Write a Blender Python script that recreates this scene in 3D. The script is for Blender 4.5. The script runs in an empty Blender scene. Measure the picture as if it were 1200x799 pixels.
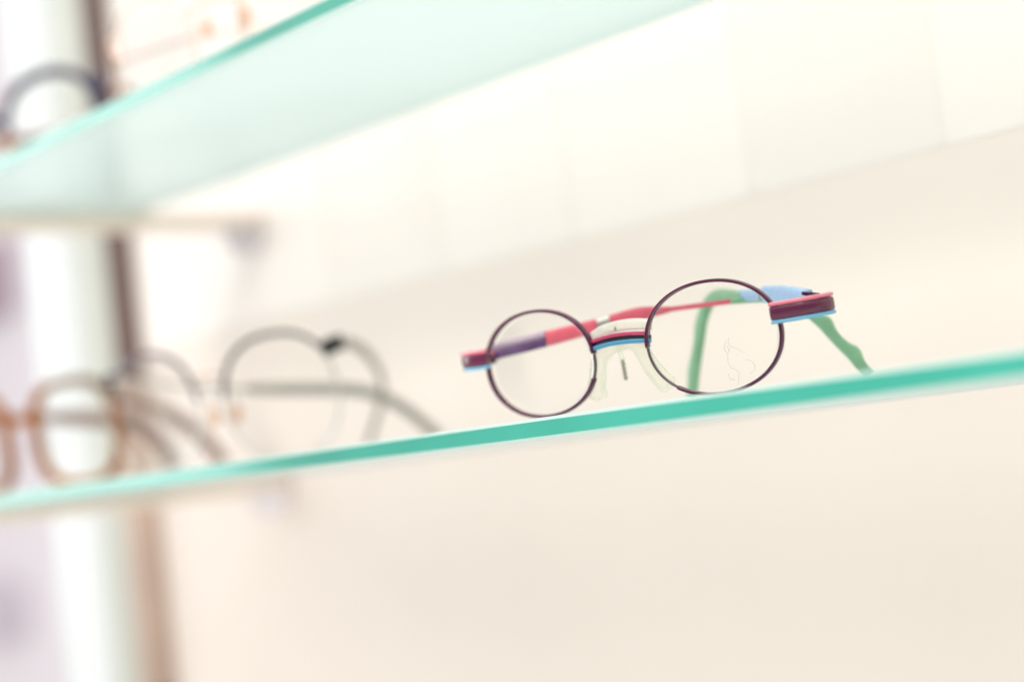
import bpy, bmesh, math, random
from mathutils import Vector, Matrix
random.seed(4)
C = bpy.context.scene.collection
S = bpy.context.scene
PI = math.pi

# ------------------------------------------------------------------ materials
def nodes_of(name):
    m = bpy.data.materials.new(name); m.use_nodes = True
    nt = m.node_tree
    for n in list(nt.nodes): nt.nodes.remove(n)
    out = nt.nodes.new('ShaderNodeOutputMaterial')
    return m, nt, out

def pbr(name, col, rough=0.4, metal=0.0, coat=0.0, spec=0.5, trans=0.0, ior=1.45,
        var=0.0, scale=300.0, bump=0.0, bscale=800.0, sss=0.0):
    m, nt, out = nodes_of(name)
    b = nt.nodes.new('ShaderNodeBsdfPrincipled')
    b.inputs['Base Color'].default_value = (*col, 1)
    b.inputs['Roughness'].default_value = rough
    b.inputs['Metallic'].default_value = metal
    b.inputs['Coat Weight'].default_value = coat
    b.inputs['Coat Roughness'].default_value = 0.06
    b.inputs['Specular IOR Level'].default_value = spec
    b.inputs['Transmission Weight'].default_value = trans
    b.inputs['IOR'].default_value = ior
    if sss:
        b.inputs['Subsurface Weight'].default_value = sss
        b.inputs['Subsurface Radius'].default_value = (.003, .003, .003)
        b.inputs['Subsurface Scale'].default_value = 1.0
    nt.links.new(b.outputs[0], out.inputs[0])
    tc = nt.nodes.new('ShaderNodeTexCoord')
    if var > 0:
        n = nt.nodes.new('ShaderNodeTexNoise'); n.inputs['Scale'].default_value = scale
        n.inputs['Detail'].default_value = 5
        nt.links.new(tc.outputs['Object'], n.inputs['Vector'])
        r = nt.nodes.new('ShaderNodeValToRGB')
        r.color_ramp.elements[0].position = .3; r.color_ramp.elements[1].position = .72
        r.color_ramp.elements[0].color = (*[c * (1 - var) for c in col], 1)
        r.color_ramp.elements[1].color = (*[min(1, c * (1 + var * .6)) for c in col], 1)
        nt.links.new(n.outputs['Fac'], r.inputs['Fac'])
        nt.links.new(r.outputs['Color'], b.inputs['Base Color'])
    if bump > 0:
        n2 = nt.nodes.new('ShaderNodeTexNoise'); n2.inputs['Scale'].default_value = bscale
        n2.inputs['Detail'].default_value = 4
        nt.links.new(tc.outputs['Object'], n2.inputs['Vector'])
        bp = nt.nodes.new('ShaderNodeBump'); bp.inputs['Strength'].default_value = bump
        bp.inputs['Distance'].default_value = 0.0004
        nt.links.new(n2.outputs['Fac'], bp.inputs['Height'])
        nt.links.new(bp.outputs['Normal'], b.inputs['Normal'])
    return m

def clear_film(name, tint, gloss_boost=1.0, rough=0.02, haze=0.0, haze_col=(1, 1, 1)):
    """thin clear plastic or glass: transparent, with a Fresnel reflection and a little milky scatter"""
    m, nt, out = nodes_of(name)
    t = nt.nodes.new('ShaderNodeBsdfTransparent'); t.inputs[0].default_value = (*tint, 1)
    g = nt.nodes.new('ShaderNodeBsdfGlossy'); g.inputs['Roughness'].default_value = rough
    f = nt.nodes.new('ShaderNodeFresnel'); f.inputs['IOR'].default_value = 1.45
    mu = nt.nodes.new('ShaderNodeMath'); mu.operation = 'MULTIPLY'; mu.inputs[1].default_value = gloss_boost
    mu.use_clamp = True
    nt.links.new(f.outputs[0], mu.inputs[0])
    last = t.outputs[0]
    if haze > 0:
        d = nt.nodes.new('ShaderNodeBsdfDiffuse'); d.inputs[0].default_value = (*haze_col, 1)
        l = nt.nodes.new('ShaderNodeBsdfTranslucent'); l.inputs[0].default_value = (*haze_col, 1)
        dl = nt.nodes.new('ShaderNodeMixShader'); dl.inputs[0].default_value = .5
        nt.links.new(d.outputs[0], dl.inputs[1]); nt.links.new(l.outputs[0], dl.inputs[2])
        hm = nt.nodes.new('ShaderNodeMixShader'); hm.inputs[0].default_value = haze
        nt.links.new(last, hm.inputs[1]); nt.links.new(dl.outputs[0], hm.inputs[2])
        last = hm.outputs[0]
    mx = nt.nodes.new('ShaderNodeMixShader')
    nt.links.new(mu.outputs[0], mx.inputs[0])
    nt.links.new(last, mx.inputs[1]); nt.links.new(g.outputs[0], mx.inputs[2])
    nt.links.new(mx.outputs[0], out.inputs[0])
    return m

M = {}
M['wall'] = pbr('cream_wall_paint', (.765, .688, .622), .55, var=.03, scale=6, bump=.15, bscale=350)
M['panel'] = pbr('white_gloss_panel', (.82, .765, .715), .3, spec=.3, var=.015, scale=9)
M['panel_grey'] = pbr('pale_grey_gloss_panel', (.795, .74, .69), .3, spec=.3, var=.03, scale=9)
M['joint'] = pbr('pale_joint_shade', (.77, .72, .665), .4)
M['glass_face'] = clear_film('shelf_glass_face', (.96, .99, .98), .6, .12, .88, (.83, .935, .93))
M['glass_edge'] = pbr('shelf_glass_edge', (.048, .365, .28), .18, coat=.8, spec=.5, var=.22, scale=9)
M['glass_bevel'] = clear_film('shelf_glass_bevel', (.80, .97, .93), .8, .15, .75, (.80, .97, .92))
M['rim'] = pbr('purple_lacquer', (.075, .0035, .032), .22, coat=.4, spec=.35, var=.12, scale=500)
M['steel'] = pbr('grey_steel_wire', (.13, .10, .11), .3, metal=.5)
M['lens'] = clear_film('demo_lens', (.997, .997, .993), .2, .01)
M['print'] = clear_film('lens_print', (.93, .93, .92), .1, .3, .06, (.6, .6, .58))
M['pink'] = pbr('pink_lacquer', (.62, .085, .16), .25, coat=.6, var=.06, scale=400)
M['magenta'] = pbr('magenta_lacquer', (.42, .018, .095), .22, coat=.8)
M['black'] = pbr('black_lacquer', (.012, .006, .012), .25, coat=.5)
M['blue'] = pbr('sky_blue_lacquer', (.045, .245, .41), .25, coat=.7)
M['palepink'] = pbr('temple_coral_plastic', (.70, .115, .165), .35, coat=.2, var=.1, scale=350, sss=.2)
M['purple'] = pbr('temple_purple_plastic', (.11, .035, .145), .35, coat=.2, var=.6, scale=420)
M['lilac'] = pbr('temple_lilac_plastic', (.52, .40, .50), .35, coat=.3, var=.1, scale=300)
M['sole'] = pbr('pale_blue_lacquer', (.15, .40, .58), .25, coat=.5)
M['toppink'] = pbr('rose_lacquer', (.74, .17, .24), .22, coat=.8)
M['ep'] = pbr('plum_lacquer', (.105, .006, .040), .2, coat=.6, var=.1, scale=300)
M['lightblue'] = pbr('temple_blue_plastic', (.36, .54, .78), .35, coat=.2, var=.08, scale=250, sss=.2)
M['green'] = pbr('green_silicone', (.25, .47, .28), .45, var=.12, scale=200, sss=.3)
M['clear'] = clear_film('clear_nose_plastic', (1, .99, .945), .3, .05, .28, (1, .98, .88))
M['cream'] = clear_film('milky_saddle_plastic', (1, .99, .95), .8, .08, .62, (1, .98, .90))
M['core'] = pbr('olive_dark_metal', (.42, .40, .31), .4, metal=.6)
M['silver'] = pbr('satin_silver', (.55, .52, .47), .3, metal=.9)
M['hinge'] = pbr('hinge_metal', (.10, .03, .07), .3, metal=.7)
M['brow'] = pbr('charcoal_metal', (.05, .038, .04), .3, metal=.3, coat=.4)
M['mauve'] = pbr('mauve_metal', (.15, .11, .14), .3, metal=.3, coat=.4)
M['blackplastic'] = pbr('black_acetate', (.01, .009, .009), .3, coat=.5)
M['greytip'] = pbr('grey_temple_cover', (.40, .36, .315), .5, var=.06, scale=150)
M['rose'] = pbr('rose_gold_wire', (.84, .64, .54), .25, metal=.7)
M['pad'] = pbr('peach_nose_pad', (.82, .50, .36), .3, sss=.3)
M['tort'] = pbr('amber_acetate', (.38, .115, .005), .4, coat=0, spec=.2, var=.3, scale=70)
M['tort_pale'] = pbr('honey_acetate', (.50, .22, .05), .4, coat=0, spec=.2, var=.3, scale=80, sss=.2)
M['tort_dark'] = pbr('mauve_brown_acetate', (.20, .085, .065), .3, coat=.4, var=.4, scale=80)
M['tort_mauve'] = pbr('mauve_acetate', (.40, .25, .21), .35, coat=.3, var=.4, scale=80)
M['crystal'] = clear_film('crystal_acetate', (.84, .80, .72), .9, .05, .3, (.75, .66, .50))
M['navy'] = pbr('navy_acetate', (.022, .015, .055), .28, coat=.5, var=.2, scale=90)
M['bracket'] = pbr('satin_bracket', (.74, .66, .57), .35, metal=.1)
M['plate'] = pbr('bracket_plate', (.74, .70, .73), .4, metal=.05)
M['column'] = pbr('white_column', (.74, .775, .78), .28, spec=.5, var=.02, scale=12)
M['channel'] = pbr('green_grey_channel', (.47, .48, .42), .4, var=.05, scale=20)
M['wood_tan'] = pbr('tan_wood', (.45, .33, .26), .5, var=.14, scale=18)
M['wood_dark'] = pbr('dark_brown_wood', (.115, .06, .045), .45, var=.25, scale=18)
M['wood_mid'] = pbr('chestnut_wood', (.20, .075, .03), .45, var=.25, scale=18)
M['room'] = pbr('far_wall_paint', (.70, .65, .69), .7, var=.03, scale=2)
M['plum'] = pbr('plum_board', (.36, .25, .31), .5, var=.1, scale=8)
M['greylilac'] = pbr('grey_lilac_board', (.54, .48, .54), .5, var=.05, scale=8)

# ------------------------------------------------------------------ mesh helpers
def link(name, bm, mats, parent=None, smooth=True, normals=True):
    if normals: bmesh.ops.recalc_face_normals(bm, faces=bm.faces)
    me = bpy.data.meshes.new(name); bm.to_mesh(me); bm.free()
    for m in (mats if isinstance(mats, (list, tuple)) else [mats]): me.materials.append(m)
    if smooth:
        for p in me.polygons: p.use_smooth = True
    o = bpy.data.objects.new(name, me); C.objects.link(o)
    if parent is not None: o.parent = parent
    return o

def thing(name, label, cat, loc=(0, 0, 0), rz=0.0, group=None):
    o = bpy.data.objects.new(name, None); C.objects.link(o)
    o.empty_display_size = .01
    o.location = loc; o.rotation_euler = (0, 0, rz)
    return tag(o, label, cat, group)

def tag(o, label, cat, group=None):
    o['label'] = label; o['category'] = cat
    if group: o['group'] = group
    return o

def catmull(pts, n=8, closed=False):
    P = [Vector(p) for p in pts]; out = []
    m = len(P); segs = m if closed else m - 1
    for i in range(segs):
        if closed: a, b, c, d = P[(i - 1) % m], P[i], P[(i + 1) % m], P[(i + 2) % m]
        else:
            b, c = P[i], P[i + 1]
            a = P[i - 1] if i > 0 else b * 2 - c
            d = P[i + 2] if i + 2 < m else c * 2 - b
        for k in range(n):
            t = k / n
            out.append(.5 * ((2 * b) + (c - a) * t + (2 * a - 5 * b + 4 * c - d) * t * t + (3 * b - a - 3 * c + d) * t ** 3))
    if not closed: out.append(P[-1].copy())
    return out

def section(w, h, n=3.0, k=16):
    s = []
    for i in range(k):
        t = 2 * PI * i / k; c, q = math.cos(t), math.sin(t)
        s.append((math.copysign(abs(c) ** (2 / n), c) * w / 2, math.copysign(abs(q) ** (2 / n), q) * h / 2))
    return s

def sweep(bm, pts, sec, up, closed=False, scale=None, shift=None, cap=True):
    """sec: (a,b) outline; a lies across the path, b along the up vector. scale(t)->(sa,sb), shift(t)->(da,db)"""
    n = len(pts); rings = []
    for i, p in enumerate(pts):
        a = pts[(i - 1) % n] if (closed or i > 0) else pts[i]
        b = pts[(i + 1) % n] if (closed or i < n - 1) else pts[i]
        T = (Vector(b) - Vector(a)).normalized()
        u = up(i) if callable(up) else Vector(up)
        s = T.cross(u).normalized(); u2 = s.cross(T).normalized()
        t = i / max(1, n - 1)
        sa, sb = scale(t) if scale else (1, 1)
        da, db = shift(t) if shift else (0, 0)
        rings.append([bm.verts.new(Vector(p) + s * (x * sa + da) + u2 * (y * sb + db)) for x, y in sec])
    k = len(sec)
    for i in range(n if closed else n - 1):
        r0, r1 = rings[i], rings[(i + 1) % n]
        for j in range(k):
            bm.faces.new((r0[j], r0[(j + 1) % k], r1[(j + 1) % k], r1[j]))
    if cap and not closed:
        bm.faces.new(rings[0][::-1]); bm.faces.new(rings[-1])
    return rings

def box(bm, lo, hi, bevel=0.0, mat=0):
    lo, hi = Vector(lo), Vector(hi)
    r = bmesh.ops.create_cube(bm, size=1.0)
    vs = r['verts']
    for v in vs: v.co = Vector(((v.co[i] + .5) * (hi[i] - lo[i]) + lo[i] for i in range(3)))
    fs = set(f for v in vs for f in v.link_faces)
    for f in fs: f.material_index = mat
    if bevel:
        es = set(e for v in vs for e in v.link_edges)
        bmesh.ops.bevel(bm, geom=list(es), offset=bevel, segments=2, affect='EDGES', profile=.5)

def sub_path(pts, s0, s1, n=24):
    """piece of a polyline between two arc lengths"""
    L = [0.0]
    for a, b in zip(pts, pts[1:]): L.append(L[-1] + (b - a).length)
    out = []
    for k in range(n + 1):
        s = s0 + (s1 - s0) * k / n
        s = max(0, min(L[-1], s)); i = 0
        while i < len(L) - 2 and L[i + 1] < s: i += 1
        t = (s - L[i]) / max(1e-9, L[i + 1] - L[i])
        out.append(pts[i].lerp(pts[i + 1], t))
    return out
def length(pts): return sum((b - a).length for a, b in zip(pts, pts[1:]))

# ------------------------------------------------------------------ eyewear
class Front:
    """maps the flat front of a frame (x right, z up, y towards the ears) to the thing's own space, leaning forward by pitch"""
    def __init__(s, w, h, cx, n, wrap, pitch, lift):
        s.w, s.h, s.cx, s.n, s.wrap, s.pitch = w, h, cx, n, wrap, pitch
        s.lift = lift
    def P(s, x, y, z):
        c, q = math.cos(s.pitch), math.sin(s.pitch)
        return Vector((x, c * y - q * z, q * y + c * z + s.lift))
    def N(s, side):
        v = Vector((-math.sin(s.wrap) * side, math.cos(s.wrap), 0))
        c, q = math.cos(s.pitch), math.sin(s.pitch)
        return Vector((v.x, c * v.y, q * v.y))
    def lens_pt(s, side, t, k=1.0, y=0.0):
        c, q = math.cos(t), math.sin(t)
        a = math.copysign(abs(c) ** (2 / s.n), c) * s.w / 2 * k
        b = math.copysign(abs(q) ** (2 / s.n), q) * s.h / 2 * k
        a *= side                                          # t=0 is the outer side, t=pi the nose side
        return s.P(side * s.cx + a * math.cos(s.wrap) - math.sin(s.wrap) * side * y,
                   a * side * math.sin(s.wrap) * 1.0 + math.cos(s.wrap) * y, b)

def rim_arc(fr, side, t0, t1, thick, deep, k=1.0, n=4.0, steps=120, taper=0):
    bm = bmesh.new()
    full = abs(t1 - t0) >= 2 * PI - 1e-4
    cnt = steps if full else steps + 1
    pts = [fr.lens_pt(side, t0 + (t1 - t0) * i / steps, k) for i in range(cnt)]
    sc = (lambda t: ((1 - taper * (abs(2 * t - 1) ** 2),) * 2)) if taper else None
    sweep(bm, pts, section(thick, deep, n), fr.N(side), closed=full, scale=sc)
    return bm

def lens_bm(fr, side, k=.975, bulge=.0012, thick=.0011):
    bm = bmesh.new(); R, A = 10, 96
    lay = []
    for sgn in (0, 1):
        ctr = bm.verts.new(fr.lens_pt(side, 0, 0, -bulge + sgn * thick))
        rings = []
        for r in range(1, R + 1):
            f = r / R
            rings.append([bm.verts.new(fr.lens_pt(side, 2 * PI * a / A, k * f, -bulge * (1 - f * f) + sgn * thick - thick * .4)) for a in range(A)])
        ctr.co = fr.lens_pt(side, 0, 0, -bulge + sgn * thick - thick * .4)
        for a in range(A):
            bm.faces.new((ctr, rings[0][a], rings[0][(a + 1) % A]))
            for r in range(R - 1):
                bm.faces.new((rings[r][a], rings[r + 1][a], rings[r + 1][(a + 1) % A], rings[r][(a + 1) % A]))
        lay.append(rings[-1])
    for a in range(A):
        bm.faces.new((lay[0][a], lay[1][a], lay[1][(a + 1) % A], lay[0][(a + 1) % A]))
    return bm

def blade(pts, thick, high, n=4.0, scale=None, shift=None, up=(0, 0, 1)):
    bm = bmesh.new()
    sweep(bm, pts, section(thick, high, n), up, scale=scale, shift=shift)
    return bm

def blade_drop(pts, thick, high, n=3.0, scale=None, shift=None):
    """a temple that turns down: its broad side stays in the vertical plane of the temple"""
    d = (pts[-1] - pts[0]); d.z = 0
    side = d.normalized().cross(Vector((0, 0, 1)))
    bm = bmesh.new()
    sec = [(b, a) for a, b in section(thick, high, n)]
    sweep(bm, pts, sec, side, scale=scale, shift=shift)
    return bm

# ---- the child's frame in focus ---------------------------------------------------------
def kids_frame():
    th = thing('eyeglasses', "child's purple wire eyeglasses with pink and blue stripes and green ear tips, in sharp focus",
               'eyeglasses', (-.0329, .0300, .0012), math.radians(13.34), 'eyeglasses on the glass shelves')
    fr = Front(.0427, .0321, .03086, 2.12, math.radians(4.17), math.radians(5.95), .0169)
    wire = {1: (math.radians(180), math.radians(231)), -1: (math.radians(178), math.radians(203))}
    for side in (1, -1):
        a, b = wire[side]
        rim = link('rim', rim_arc(fr, side, b, a + 2 * PI, .00100, .0020, n=5), M['rim'], th)
        link('rim_wire', rim_arc(fr, side, a + .004, b - .004, .0006, .0012, steps=30), M['steel'], rim)
        ln = link('lens', lens_bm(fr, side), M['lens'], th)
        if side == 1:
            bm = bmesh.new()                                # faint printed line drawing, low on the lens
            strokes = [[(.0352, -.0015), (.0344, -.0035), (.0350, -.0052), (.0347, -.0075), (.0352, -.0092)],
                       [(.0364, -.0008), (.0359, -.0022), (.0367, -.0034), (.0380, -.0040), (.0394, -.0052), (.0402, -.0056)],
                       [(.0353, -.0030), (.0358, -.0042), (.0353, -.0050)],
                       [(.0352, -.0092), (.0366, -.0101), (.0372, -.0112), (.0366, -.0128), (.0363, -.0142)],
                       [(.0340, -.0108), (.0342, -.0124), (.0356, -.0128)],
                       [(.0400, -.0076), (.0414, -.0080), (.0424, -.0094), (.0420, -.0108), (.0405, -.0116)],
                       [(.0376, -.0058), (.0378, -.0060), (.0379, -.0062)]]
            for st in strokes:
                q = [fr.P(x, math.tan(fr.wrap) * (x - fr.cx) - .0013 + .0012 * min(1, ((x - fr.cx) / .0208) ** 2 + (z / .0156) ** 2), z) for x, z in st]
                sweep(bm, catmull(q, 6), section(.00022, .00006, 2), fr.N(1))
            link('lens_print', bm, M['print'], ln)
    # bridge: three lacquered stripes bowed across the nose
    br = bpy.data.objects.new('bridge', None)
    def arc(z, dz, y0, y1, x0=-.0107, x1=.0103, n=20):
        out = []
        for i in range(n + 1):
            t = i / n; u = 1 - (2 * t - 1) ** 2
            out.append(fr.P(x0 + (x1 - x0) * t, y0 + (y1 - y0) * u, z + dz * u))
        return out
    N0 = Vector((0, math.cos(fr.pitch), math.sin(fr.pitch)))
    ZN = Vector((0, -math.sin(fr.pitch), math.cos(fr.pitch)))
    bm = bmesh.new(); sweep(bm, arc(.0029, .0010, -.0002, -.0016), section(.0016, .0012, 4), ZN)
    bridge = link('bridge', bm, M['black'], th)
    bm = bmesh.new(); sweep(bm, arc(.0040, .0011, -.0005, -.0021), section(.0022, .0012, 4), ZN)
    link('stripe', bm, M['magenta'], bridge)
    bm = bmesh.new(); sweep(bm, arc(.0018, .0010, -.0005, -.0021), section(.0022, .0014, 4), ZN)
    link('stripe', bm, M['blue'], bridge)
    bm = bmesh.new(); sweep(bm, [fr.P(.0094, -.0012, .0036), fr.P(.0100, -.0012, .0049)], section(.0013, .0013, 2), Vector((1, 0, 0)))
    link('screw', bm, M['silver'], bridge)
    # clear saddle and nose pads, one soft moulding
    bm = bmesh.new()
    path = catmull([fr.P(*p) for p in [(-.0150, .0040, -.0132), (-.0138, .0030, -.0098), (-.0118, .0018, -.0056), (-.0098, .0012, -.0014), (-.0056, .0016, .0014),
                                       (-.0008, .0018, .0022), (.0030, .0016, .0016), (.0056, .0012, -.0012), (.0074, .0018, -.0058), (.0094, .0030, -.0098), (.0114, .0040, -.0130)]], 8)
    def sc(t):
        e = abs(2 * t - 1)
        k = .45 + .55 * min(1, (1 - e) / .07) ** .5
        return (k * (1 + .45 * max(0, e - .3)), k * (1 + .7 * max(0, e - .35)))
    sweep(bm, path, section(.0044, .0040, 2.6), N0, scale=sc)
    pad = link('nose_pad', bm, M['clear'], th)
    bm = bmesh.new()
    sweep(bm, catmull([fr.P(*p) for p in [(-.0104, .0020, .0056), (-.0055, .0008, .0070), (0, .0004, .0075), (.0052, .0006, .0073), (.0096, .0020, .0064)]], 8),
          section(.0038, .0034, 3.0), ZN)
    link('saddle', bm, M['cream'], pad)
    bm = bmesh.new(); sweep(bm, [fr.P(-.0006, -.0016, .0064), fr.P(-.0006, -.0016, .0078)], section(.0007, .0007, 2), Vector((1, 0, 0)))
    link('pin', bm, M['core'], pad)
    bm = bmesh.new()
    zz = [-.0092 + .0007 * i for i in range(10)]
    sweep(bm, [fr.P(-.0082 + .0001 * (i % 2), .0105, z) for i, z in enumerate(zz)], section(.0013, .0013, 2), Vector((1, 0, 0)),
          scale=lambda t: ((1.15, 1.15) if int(round(t * 9)) % 2 else (.75, .75)))
    link('core', bm, M['core'], pad)
    bm = bmesh.new(); sweep(bm, catmull([fr.P(*q) for q in [(-.0020, .0020, .0018), (-.0056, .0062, .0006), (-.0080, .0104, -.0026)]], 6), section(.0018, .0018, 2), ZN)
    link('stem', bm, M['clear'], pad)
    # end pieces: purple bar between a pink top and a blue sole, curving back to the hinge
    for side in (1, -1):
        pts2 = [(.0508, .0002), (.0545, .0002), (.0588, .0013), (.0621, .0034), (.0640, .0062), (.0643, .0094)]
        def pp(z): return catmull([fr.P(side * x, y, z) for x, y in pts2], 6)
        bm = bmesh.new(); sweep(bm, pp(.0040), section(.0026, .0038, 5), ZN)
        ep = link('endpiece', bm, M['ep'], th)
        bm = bmesh.new(); sweep(bm, pp(.00655), section(.0029, .0013, 2.6), ZN); link('pink_top', bm, M['toppink'], ep)
        bm = bmesh.new(); sweep(bm, pp(.00155), section(.0028, .0011, 4), ZN); link('blue_sole', bm, M['sole'], ep)
        h0, h1 = (.0562, .0092), (.0592, .0136)
        bm = bmesh.new()
        k = 22
        sweep(bm, [fr.P(side * (h0[0] + (h1[0] - h0[0]) * i / k), h0[1] + (h1[1] - h0[1]) * i / k, .0080 - .0013 * i / k) for i in range(k + 1)],
              section(.0011, .0011, 2), ZN, scale=lambda t: ((1.1, 1.1) if int(round(t * 22)) % 2 else (.7, .7)))
        hg = link('hinge', bm, M['hinge'], ep)
        bm = bmesh.new()
        sweep(bm, [fr.P(side * .0560, .0104, .0042), fr.P(side * .0632, .0086, .0042)], section(.0024, .0048, 4), ZN)
        link('hinge_block', bm, M['rim'], ep)
    # left temple: swung three quarters shut behind the lenses
    p = catmull([(-.0575, .0085, .0228), (-.0531, .0091, .0235), (-.0398, .0151, .0252), (-.0243, .0231, .0275), (-.0207, .0249, .0281), (-.0133, .0287, .0293),
                 (-.0027, .0343, .0296), (.0044, .0380, .0296), (.0114, .0417, .0296), (.0196, .0460, .0295), (.0264, .0494, .0287), (.0312, .0518, .0263),
                 (.0342, .0535, .0227), (.0409, .0569, .0127), (.0448, .0588, .0064), (.0476, .0602, .0018)], 8)
    Lp = length(p)
    core = link('temple', blade(sub_path(p, 0, .083, 40), .0010, .0016), M['palepink'], th)
    link('lower_inlay', blade([q - Vector((0, 0, .0009)) for q in sub_path(p, .0030, .0200)], .0024, .0032), M['purple'], core)
    link('upper_inlay', blade([q + Vector((0, 0, .0018)) for q in sub_path(p, .0030, .0200)], .0024, .0018), M['lilac'], core)
    link('sleeve', blade(sub_path(p, .0203, .0368), .0025, .0049, scale=lambda t: (1, 1 - .12 * t)), M['palepink'], core)
    link('joint', blade(sub_path(p, .0368, .0412), .0018, .0036), M['silver'], core)
    link('sleeve', blade(sub_path(p, .0412, .0600), .0025, .0042, scale=lambda t: (1, 1 if t < .55 else 1 - (t - .55) / .45 * .55)), M['palepink'], core)
    tip = sub_path(p, .079, Lp, 70)
    def wav(t):
        b = sum(math.exp(-((t - c) / .055) ** 2) for c in (.60, .84))
        return b
    link('ear_tip', blade_drop(tip, .0032, .0034,
         scale=lambda t: (.55 + .45 * min(1, t / .35) + (.36) * wav(t), .6 + .4 * min(1, t / .3)),
         shift=lambda t: (-.0008 * wav(t), 0)), M['green'], core)
    # right temple: half shut, running away from the viewer
    p = catmull([(.0590, .0092, .0232), (.0578, .0102, .0240), (.0423, .0239, .0275), (.0305, .0337, .0292), (.0207, .0416, .0304), (.0097, .0502, .0320), (.0010, .0570, .0334),
                 (-.0050, .0612, .0330), (-.0080, .0624, .0307), (-.0102, .0624, .0268), (-.0125, .0624, .0201), (-.0152, .0624, .0120), (-.0172, .0624, .0048), (-.0178, .0624, .0016)], 8)
    Lp = length(p)
    core = link('temple', blade(sub_path(p, 0, .066, 40), .0010, .0020), M['lightblue'], th)
    link('sleeve', blade(sub_path(p, .0040, .0400), .0024, .0052), M['lightblue'], core)
    link('joint', blade(sub_path(p, .0400, .0430), .0018, .0030), M['silver'], core)
    link('sleeve', blade(sub_path(p, .0430, .0600), .0022, .0036), M['lightblue'], core)
    link('ear_tip', blade_drop(sub_path(p, .0580, Lp, 70),   .0030, .0038,
         scale=lambda t: (.75 + .25 * min(1, t / .3) + .25 * wav(t) * (t > .3), .8 + .2 * min(1, t / .3)),
         shift=lambda t: (-.0004 * wav(t), 0)), M['green'], core)
    return th

# ---- the other frames, out of focus ---------------------------------------------------------
def frame(label, loc, rz, w, h, cx, n, tR, tL, style, wrap=5.2, pitch=5.7):
    th = thing('eyeglasses', label, 'eyeglasses', loc, rz, 'eyeglasses on the glass shelves')
    fr = Front(w, h, cx, n, math.radians(wrap), math.radians(pitch), 0)
    lo = min(fr.lens_pt(s, 2 * PI * i / 90).z for s in (1, -1) for i in range(90))
    fr.lift = -lo + style['rim'][0] * .5
    ZN = Vector((0, -math.sin(fr.pitch), math.cos(fr.pitch)))
    thick, deep, rm = style['rim']
    for side in (1, -1):
        if 'brow' in style:
            a0, a1 = style.get('brow_arc', (8, 172))
            bt, bd, bmats = style['brow']
            bmat = bmats[0 if side == 1 else 1]
            lower = link('rim', rim_arc(fr, side, math.radians(a1), math.radians(a0) + 2 * PI, thick, deep, steps=70), rm, th)
            link('brow_bar', rim_arc(fr, side, math.radians(a0), math.radians(a1), bt, bd, taper=.35, steps=70), bmat, th)
        else:
            r = link('rim', rim_arc(fr, side, 0, 2 * PI, thick, deep), rm, th)
            if 'outer' in style:
                for (d0, d1, mt) in style['outer']:
                    link('rim_patch', rim_arc(fr, side, math.radians(d0), math.radians(d1), thick * 1.12, deep * 1.1, steps=40), mt, r)
        link('lens', lens_bm(fr, side), M['lens'], th)
        if 'pad' in style:
            bm = bmesh.new()
            bmesh.ops.create_uvsphere(bm, u_segments=16, v_segments=10, radius=1)
            c = fr.P(side * (cx - w / 2 - style['pad'][1]), .005, h * style['pad'][2])
            for v in bm.verts:
                v.co = c + Vector((v.co.x * .0016, v.co.y * .003, v.co.z * style['pad'][3]))
            pd = link('nose_pad', bm, style['pad'][0], th)
            bm = bmesh.new()
            sweep(bm, catmull([fr.lens_pt(side, PI - .25, 1.0), fr.P(side * (cx - w / 2 - .0005), .004, h * .14), c], 6), section(.0008, .0008, 2), ZN)
            link('pad_arm', bm, rm, pd)
        # end piece
        ez = style['hz'] * h
        ax = fr.lens_pt(side, math.asin(min(.95, 2 * style['hz'])) * .8, 1.0)
        tp = tR if side == 1 else tL
        hp = Vector(tp[0])
        bm = bmesh.new()
        mid = Vector((side * (abs(ax.x) + .0035), ax.y + .001, (ax.z + hp.z) / 2))
        sweep(bm, catmull([ax, mid, hp], 6), section(style.get('et', .0028), style['eh'], 4), Vector((0, 0, 1)))
        link('endpiece', bm, style['em'], th)
        # temple
        p = catmull(tp, 8); L = length(p)
        cut = (style['cut'] if not isinstance(style['cut'], tuple) else style['cut'][0 if side == 1 else 1]) * L
        core = link('temple', blade(sub_path(p, 0, min(L, cut + .004), 40), style['tw'][0], style['tw'][1]), style['tm'], th)
        tp_ = sub_path(p, cut, L, 50)
        link('ear_tip', blade_drop(tp_, .0030, style['tw'][2], scale=lambda t: (.8 + .2 * min(1, t / .2), 1)), style['tt'], core)
    # bridge
    bz, bt = style['bridge'][0] * h, style['bridge'][1]
    bm = bmesh.new()
    a = math.asin(min(.98, 2 * style['bridge'][0]))
    pl, pr = fr.lens_pt(-1, PI - a, 1.0), fr.lens_pt(1, PI - a, 1.0)
    m = (pl + pr) / 2 + Vector((0, -.0016, style['bridge'][3]))
    q1 = pl.lerp(m, .55) + Vector((0, 0, style['bridge'][3] * .35)); q2 = pr.lerp(m, .55) + Vector((0, 0, style['bridge'][3] * .35))
    sweep(bm, catmull([pl, q1, m, q2, pr], 6), section(deep * .9, bt, 3), ZN)
    link('bridge', bm, style['bridge'][2], th)
    return th

kids_frame()

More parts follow.
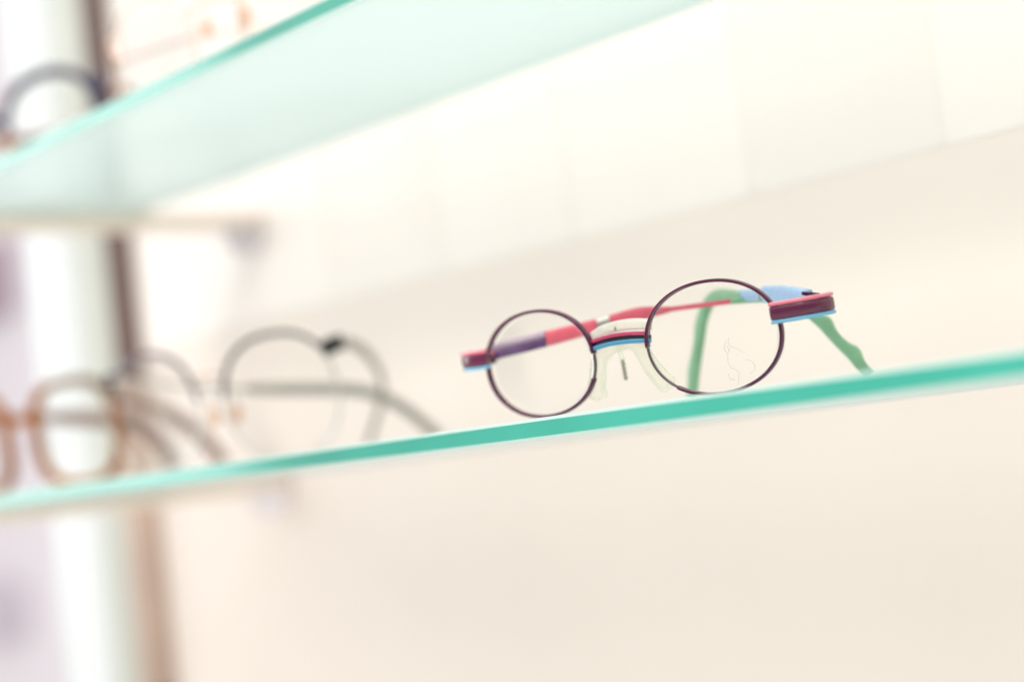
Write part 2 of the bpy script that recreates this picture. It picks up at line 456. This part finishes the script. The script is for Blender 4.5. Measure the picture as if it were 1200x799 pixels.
frame('charcoal half-rimmed eyeglasses with peach nose pads, left of the purple pair',
      (-.3063, .0498, .0012), .3424, .0547, .0506, .0346, 2.3,
      [(.0624, .0071, .0438), (.0498, .0346, .0435), (.0346, .0668, .0381), (.0278, .0810, .0288), (.0250, .0801, .0177), (.0188, .0773, .0025)],
      [(-.0572, -.0007, .0426), (-.0304, .0159, .0367), (-.0026, .0332, .0315), (.0208, .0475, .0283), (.0356, .0567, .0252), (.0478, .0647, .0172), (.0605, .0733, .0022)],
      dict(rim=(.0006, .0012, M['silver']), brow=(.0022, .0026, (M['brow'], M['mauve'])), brow_arc=(38, 176), pad=(M['pad'], .0012, -.10, .0042),
           hz=.34, eh=.0068, em=M['blackplastic'], cut=(.10, .40), tw=(.0012, .0018, .0050), tm=M['silver'], tt=M['greytip'],
           bridge=(.20, .0018, M['rose'], .001)))
frame('amber tortoiseshell plastic eyeglasses at the far left end of the lower shelf',
      (-.4932, .0497, .0012), .3483, .0485, .0490, .0339, 2.9,
      [(.0588, .0055, .0399), (.0568, .0280, .0360), (.0532, .0496, .0288), (.0597, .0601, .0190), (.0682, .0660, .0035)],
      [(-.0572, .0010, .0405), (-.0176, .0120, .0384), (.0114, .0243, .0344), (.0365, .0397, .0280), (.0461, .0463, .0168), (.0498, .0495, .0034)],
      dict(rim=(.0042, .0046, M['tort_pale']), outer=[(118, 235, M['tort']), (-60, 28, M['tort']), (32, 112, M['crystal'])], hz=.30, eh=.0065, em=M['tort_dark'],
           cut=.45, tw=(.0030, .0052, .0075), tm=M['tort_mauve'], tt=M['tort_mauve'], bridge=(.10, .0046, M['tort'], .0012)))
frame('navy plastic eyeglasses cropped at the left end of the upper shelf',
      (-.4889, .0489, .1462), .3755, .0568, .0545, .0367, 2.3,
      [(.0682, .0028, .0426), (.0583, .0315, .0454), (.0549, .0528, .0420), (.0579, .0554, .0307), (.0590, .0575, .0030)],
      [(-.0640, .0010, .0420), (-.0099, .0300, .0348), (.0277, .0424, .0341), (.0380, .0468, .0262), (.0422, .0489, .0030)],
      dict(rim=(.0030, .0036, M['tort_pale']), brow=(.0052, .0044, (M['navy'], M['navy'])), brow_arc=(4, 178), hz=.28, et=.006, eh=.016, em=M['navy'],
           cut=.5, tw=(.0028, .0050, .0065), tm=M['tort_dark'], tt=M['tort_dark'], bridge=(.14, .0050, M['navy'], .0012)))
frame('pale rose gold wire eyeglasses standing right of the navy pair on the upper shelf',
      (-.2717, .0500, .1462), .3055, .0497, .0520, .0371, 2.3,
      [(.0598, .0063, .0261), (.0553, .0327, .0344), (.0487, .0644, .0332), (.0483, .0652, .0188), (.0480, .0660, .0022)],
      [(-.0590, .0020, .0300), (-.0214, .0121, .0340), (.0069, .0308, .0346), (.0334, .0485, .0309), (.0438, .0562, .0187), (.0483, .0601, .0022)],
      dict(rim=(.0009, .0016, M['rose']), pad=(M['pad'], .0016, .14, .0052), hz=.30, eh=.0034, em=M['rose'], cut=.55, tw=(.0012, .0018, .0036),
           tm=M['rose'], tt=M['rose'], bridge=(.24, .0016, M['rose'], .0014)))

# ------------------------------------------------------------------ glass shelves and brackets
def shelf(label, z, x0=-.495, x1=.46, y0=0.0, y1=.128, t=.0062, ch=.0009):
    th = thing('glass_shelf', label, 'shelf', ((x0 + x1) / 2, (y0 + y1) / 2, z - t))
    hx, hy = (x1 - x0) / 2, (y1 - y0) / 2
    def loop(bm, inset, zz): return [bm.verts.new((sx * (hx - inset), sy * (hy - inset), zz)) for sx, sy in ((-1, -1), (1, -1), (1, 1), (-1, 1))]
    bm = bmesh.new()                                            # clear slab with ground bevels
    a, b = loop(bm, ch, 0), loop(bm, 0, ch)
    c, d = loop(bm, 0, t - ch), loop(bm, ch, t)
    bm.faces.new(a[::-1]); bm.faces.new(d)
    for lo, hi in ((a, b), (c, d)):
        for i in range(4):
            f = bm.faces.new((lo[i], lo[(i + 1) % 4], hi[(i + 1) % 4], hi[i])); f.material_index = 1
    link('pane', bm, [M['glass_face'], M['glass_bevel']], th, smooth=False, normals=True)
    bm = bmesh.new()
    b, c = loop(bm, 0, ch), loop(bm, 0, t - ch)
    for i in range(4): bm.faces.new((b[i], b[(i + 1) % 4], c[(i + 1) % 4], c[i]))
    link('polished_edge', bm, M['glass_edge'], th, smooth=False)
    return th
shelf('lower glass shelf with a bright teal edge carrying the purple child eyeglasses', .0012)
shelf('upper glass shelf seen from below with its pale mint underside', .1462)

WY = .20
def bracket(label, z, x=-.508):
    th = thing('shelf_bracket', label, 'bracket', (x, WY, z))
    bm = bmesh.new(); box(bm, (-.007, -.196, -.0072), (.0155, -.001, 0), .0012); link('arm', bm, M['bracket'], th)
    bm = bmesh.new()
    sweep(bm, [Vector((0, -.012, -.0075)), Vector((0, -.002, -.0075)), Vector((0, 0, -.0075))], section(.024, .024, 2, 28), Vector((0, 0, 1)))
    link('wall_plate', bm, M['plate'], th)
bracket('metal arm bracket under the left end of the lower glass shelf', -.0052)
bracket('metal arm bracket under the left end of the upper glass shelf', .1398)

# ------------------------------------------------------------------ setting
bm = bmesh.new(); box(bm, (-.648, WY, -.9), (1.2, WY + .04, .9), 0)
w = link('wall', bm, M['wall'], smooth=False); w['kind'] = 'structure'

th = thing('display_board', 'white glossy panels fixed to the cream wall behind the shelves', 'display board', (-.1, WY - .0002, .083))
xs = [-.646, -.434, -.336, -.242, -.133, -.038, .06, .16, .26, .36, .46, .56, .66, .76, .86, .96, 1.06]
for i, (a, b) in enumerate(zip(xs, xs[1:])):
    bm = bmesh.new(); box(bm, (a + .1 + .0003, 0, 0), (b + .1 - .0003, .0012, .723), .0002)
    link('panel', bm, M['panel_grey'] if i in (1, 4) else M['panel'], th, smooth=False)

for a, wd_ in ((-.434, .005), (-.336, .004), (-.242, .004), (-.133, .004), (-.038, .003)):  # greyer panel joints, whose tone also paints in a soft reflected shade
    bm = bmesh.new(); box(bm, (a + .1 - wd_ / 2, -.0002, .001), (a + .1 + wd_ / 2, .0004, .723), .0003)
    link('joint_shade_strip', bm, M['joint'], th, smooth=False)

th = thing('wood_post', 'brown wooden post at the end of the cream wall, darker above and tan below', 'post', (-.659, WY + .005, -.9))
bm = bmesh.new(); box(bm, (-.013, -.012, 0), (.0100, .02, .775), .002); link('base_section', bm, M['wood_mid'], th)
bm = bmesh.new(); box(bm, (-.016, -.016, .776), (.0105, .02, .965), .002); link('tan_section', bm, M['wood_tan'], th)
bm = bmesh.new(); box(bm, (-.014, -.012, .966), (.0105, .02, 1.8), .002); link('dark_section', bm, M['wood_dark'], th)

bm = bmesh.new(); box(bm, (-.0215, -.02, 0), (.0215, .02, 1.8), .003)
c = link('metal_channel', bm, M['channel']); c.location = (-.6975, WY + .015, -.9)
tag(c, 'greenish grey upright channel between the brown post and the white column', 'channel')
bm = bmesh.new()
sweep(bm, [Vector((0, 0, 1.8 * i / 6)) for i in range(7)], section(.066, .066, 2, 40), Vector((0, 1, 0)))
c = link('white_column', bm, M['column']); c.location = (-.757, WY + .018, -.9)
tag(c, 'round white column out of focus left of the brown post', 'column')

bm = bmesh.new(); box(bm, (-5, .9, -1.5), (-.3, .95, 2.2)); w = link('back_wall', bm, M['room'], smooth=False); w['kind'] = 'structure'
def board(name, label, cat, lo, hi, mat):
    bm = bmesh.new(); cx = [(a + b) / 2 for a, b in zip(lo, hi)]
    box(bm, [a - b for a, b in zip(lo, cx)], [a - b for a, b in zip(hi, cx)], .004)
    o = link(name, bm, mat); o.location = cx; tag(o, label, cat)
board('wall_board', 'dark plum board on the far wall at the left edge, above the lower shelf', 'board', (-2.52, .88, .31), (-2.37, .899, .43), M['plum'])
board('wall_board', 'grey lilac board on the far wall at the lower left corner', 'board', (-2.62, .88, -.20), (-2.44, .899, -.11), M['greylilac'])

# ------------------------------------------------------------------ light
wd = bpy.data.worlds.new('World'); S.world = wd; wd.use_nodes = True
bg = wd.node_tree.nodes['Background']; bg.inputs[1].default_value = 1.0
_nt = wd.node_tree
_tc = _nt.nodes.new('ShaderNodeTexCoord'); _sp = _nt.nodes.new('ShaderNodeSeparateXYZ'); _rp = _nt.nodes.new('ShaderNodeValToRGB')
_mr = _nt.nodes.new('ShaderNodeMapRange'); _mr.inputs[1].default_value = -1; _mr.inputs[2].default_value = 1
_nt.links.new(_tc.outputs['Generated'], _sp.inputs[0]); _nt.links.new(_sp.outputs['Z'], _mr.inputs[0])
_nt.links.new(_mr.outputs[0], _rp.inputs[0]); _nt.links.new(_rp.outputs[0], bg.inputs[0])
_e = _rp.color_ramp.elements                                   # ambient shaped to darken the rims: dim horizon band, bright below and above
_e[0].position = 0; _e[0].color = (1.05, 1.02, .98, 1); _e[1].position = 1; _e[1].color = (1.75, 1.73, 1.70, 1)
for _p, _v in ((.36, .95), (.46, .36), (.56, .40), (.68, 1.35)):
    _q = _e.new(_p); _q.color = (_v, _v * .985, _v * .965, 1)
def area(name, loc, target, sx, sy, power, col=(1, 1, 1)):
    l = bpy.data.lights.new(name, 'AREA'); l.shape = 'RECTANGLE'; l.size = sx; l.size_y = sy; l.energy = power; l.color = col
    o = bpy.data.objects.new(name, l); C.objects.link(o); o.location = loc
    o.rotation_euler = (Vector(target) - Vector(loc)).to_track_quat('-Z', 'Y').to_euler()
    return o
area('ceiling_lamp', (.1, -.9, 1.6), (-.1, .1, 0), 1.2, .6, 12, (1, .97, .92))
area('shop_window', (-2.4, -.75, .5), (-.2, .1, 0), 1.0, 1.4, 12, (.93, .97, 1))
area('low_fill_light', (.25, -1.0, -.9), (-.05, .2, -.2), 1.0, .5, 11, (1, .96, .91))  # unseen fill added low in front to brighten lower wall and shelf underside
area('spot_lamp', (.25, -.35, 1.1), (0, .03, 0), .28, .28, 5, (1, .97, .93))

# ------------------------------------------------------------------ camera
cd = bpy.data.cameras.new('camera'); cam = bpy.data.objects.new('camera', cd); C.objects.link(cam)
R = Vector((.62226788, .77436776, -.11461786)); U = Vector((.12107555, .04944933, .99141085)); F = Vector((-.77338438, .63080055, .06298628))
mx = Matrix((( R.x, U.x, -F.x, .36889483), (R.y, U.y, -F.y, -.33941608), (R.z, U.z, -F.z, -.00957136), (0, 0, 0, 1)))
cam.matrix_world = mx
cd.sensor_width = 36; cd.lens = 65.25; cd.clip_start = .01; cd.clip_end = 50
cd.dof.use_dof = True; cd.dof.focus_distance = .530; cd.dof.aperture_fstop = 4.0
S.camera = cam
S.view_settings.view_transform = 'Standard'; S.view_settings.look = 'None'
S.view_settings.exposure = -0.05; S.view_settings.gamma = 1
S.render.engine = 'CYCLES'
S.cycles.use_denoising = True
S.cycles.max_bounces = 14; S.cycles.transparent_max_bounces = 24; S.cycles.transmission_bounces = 12
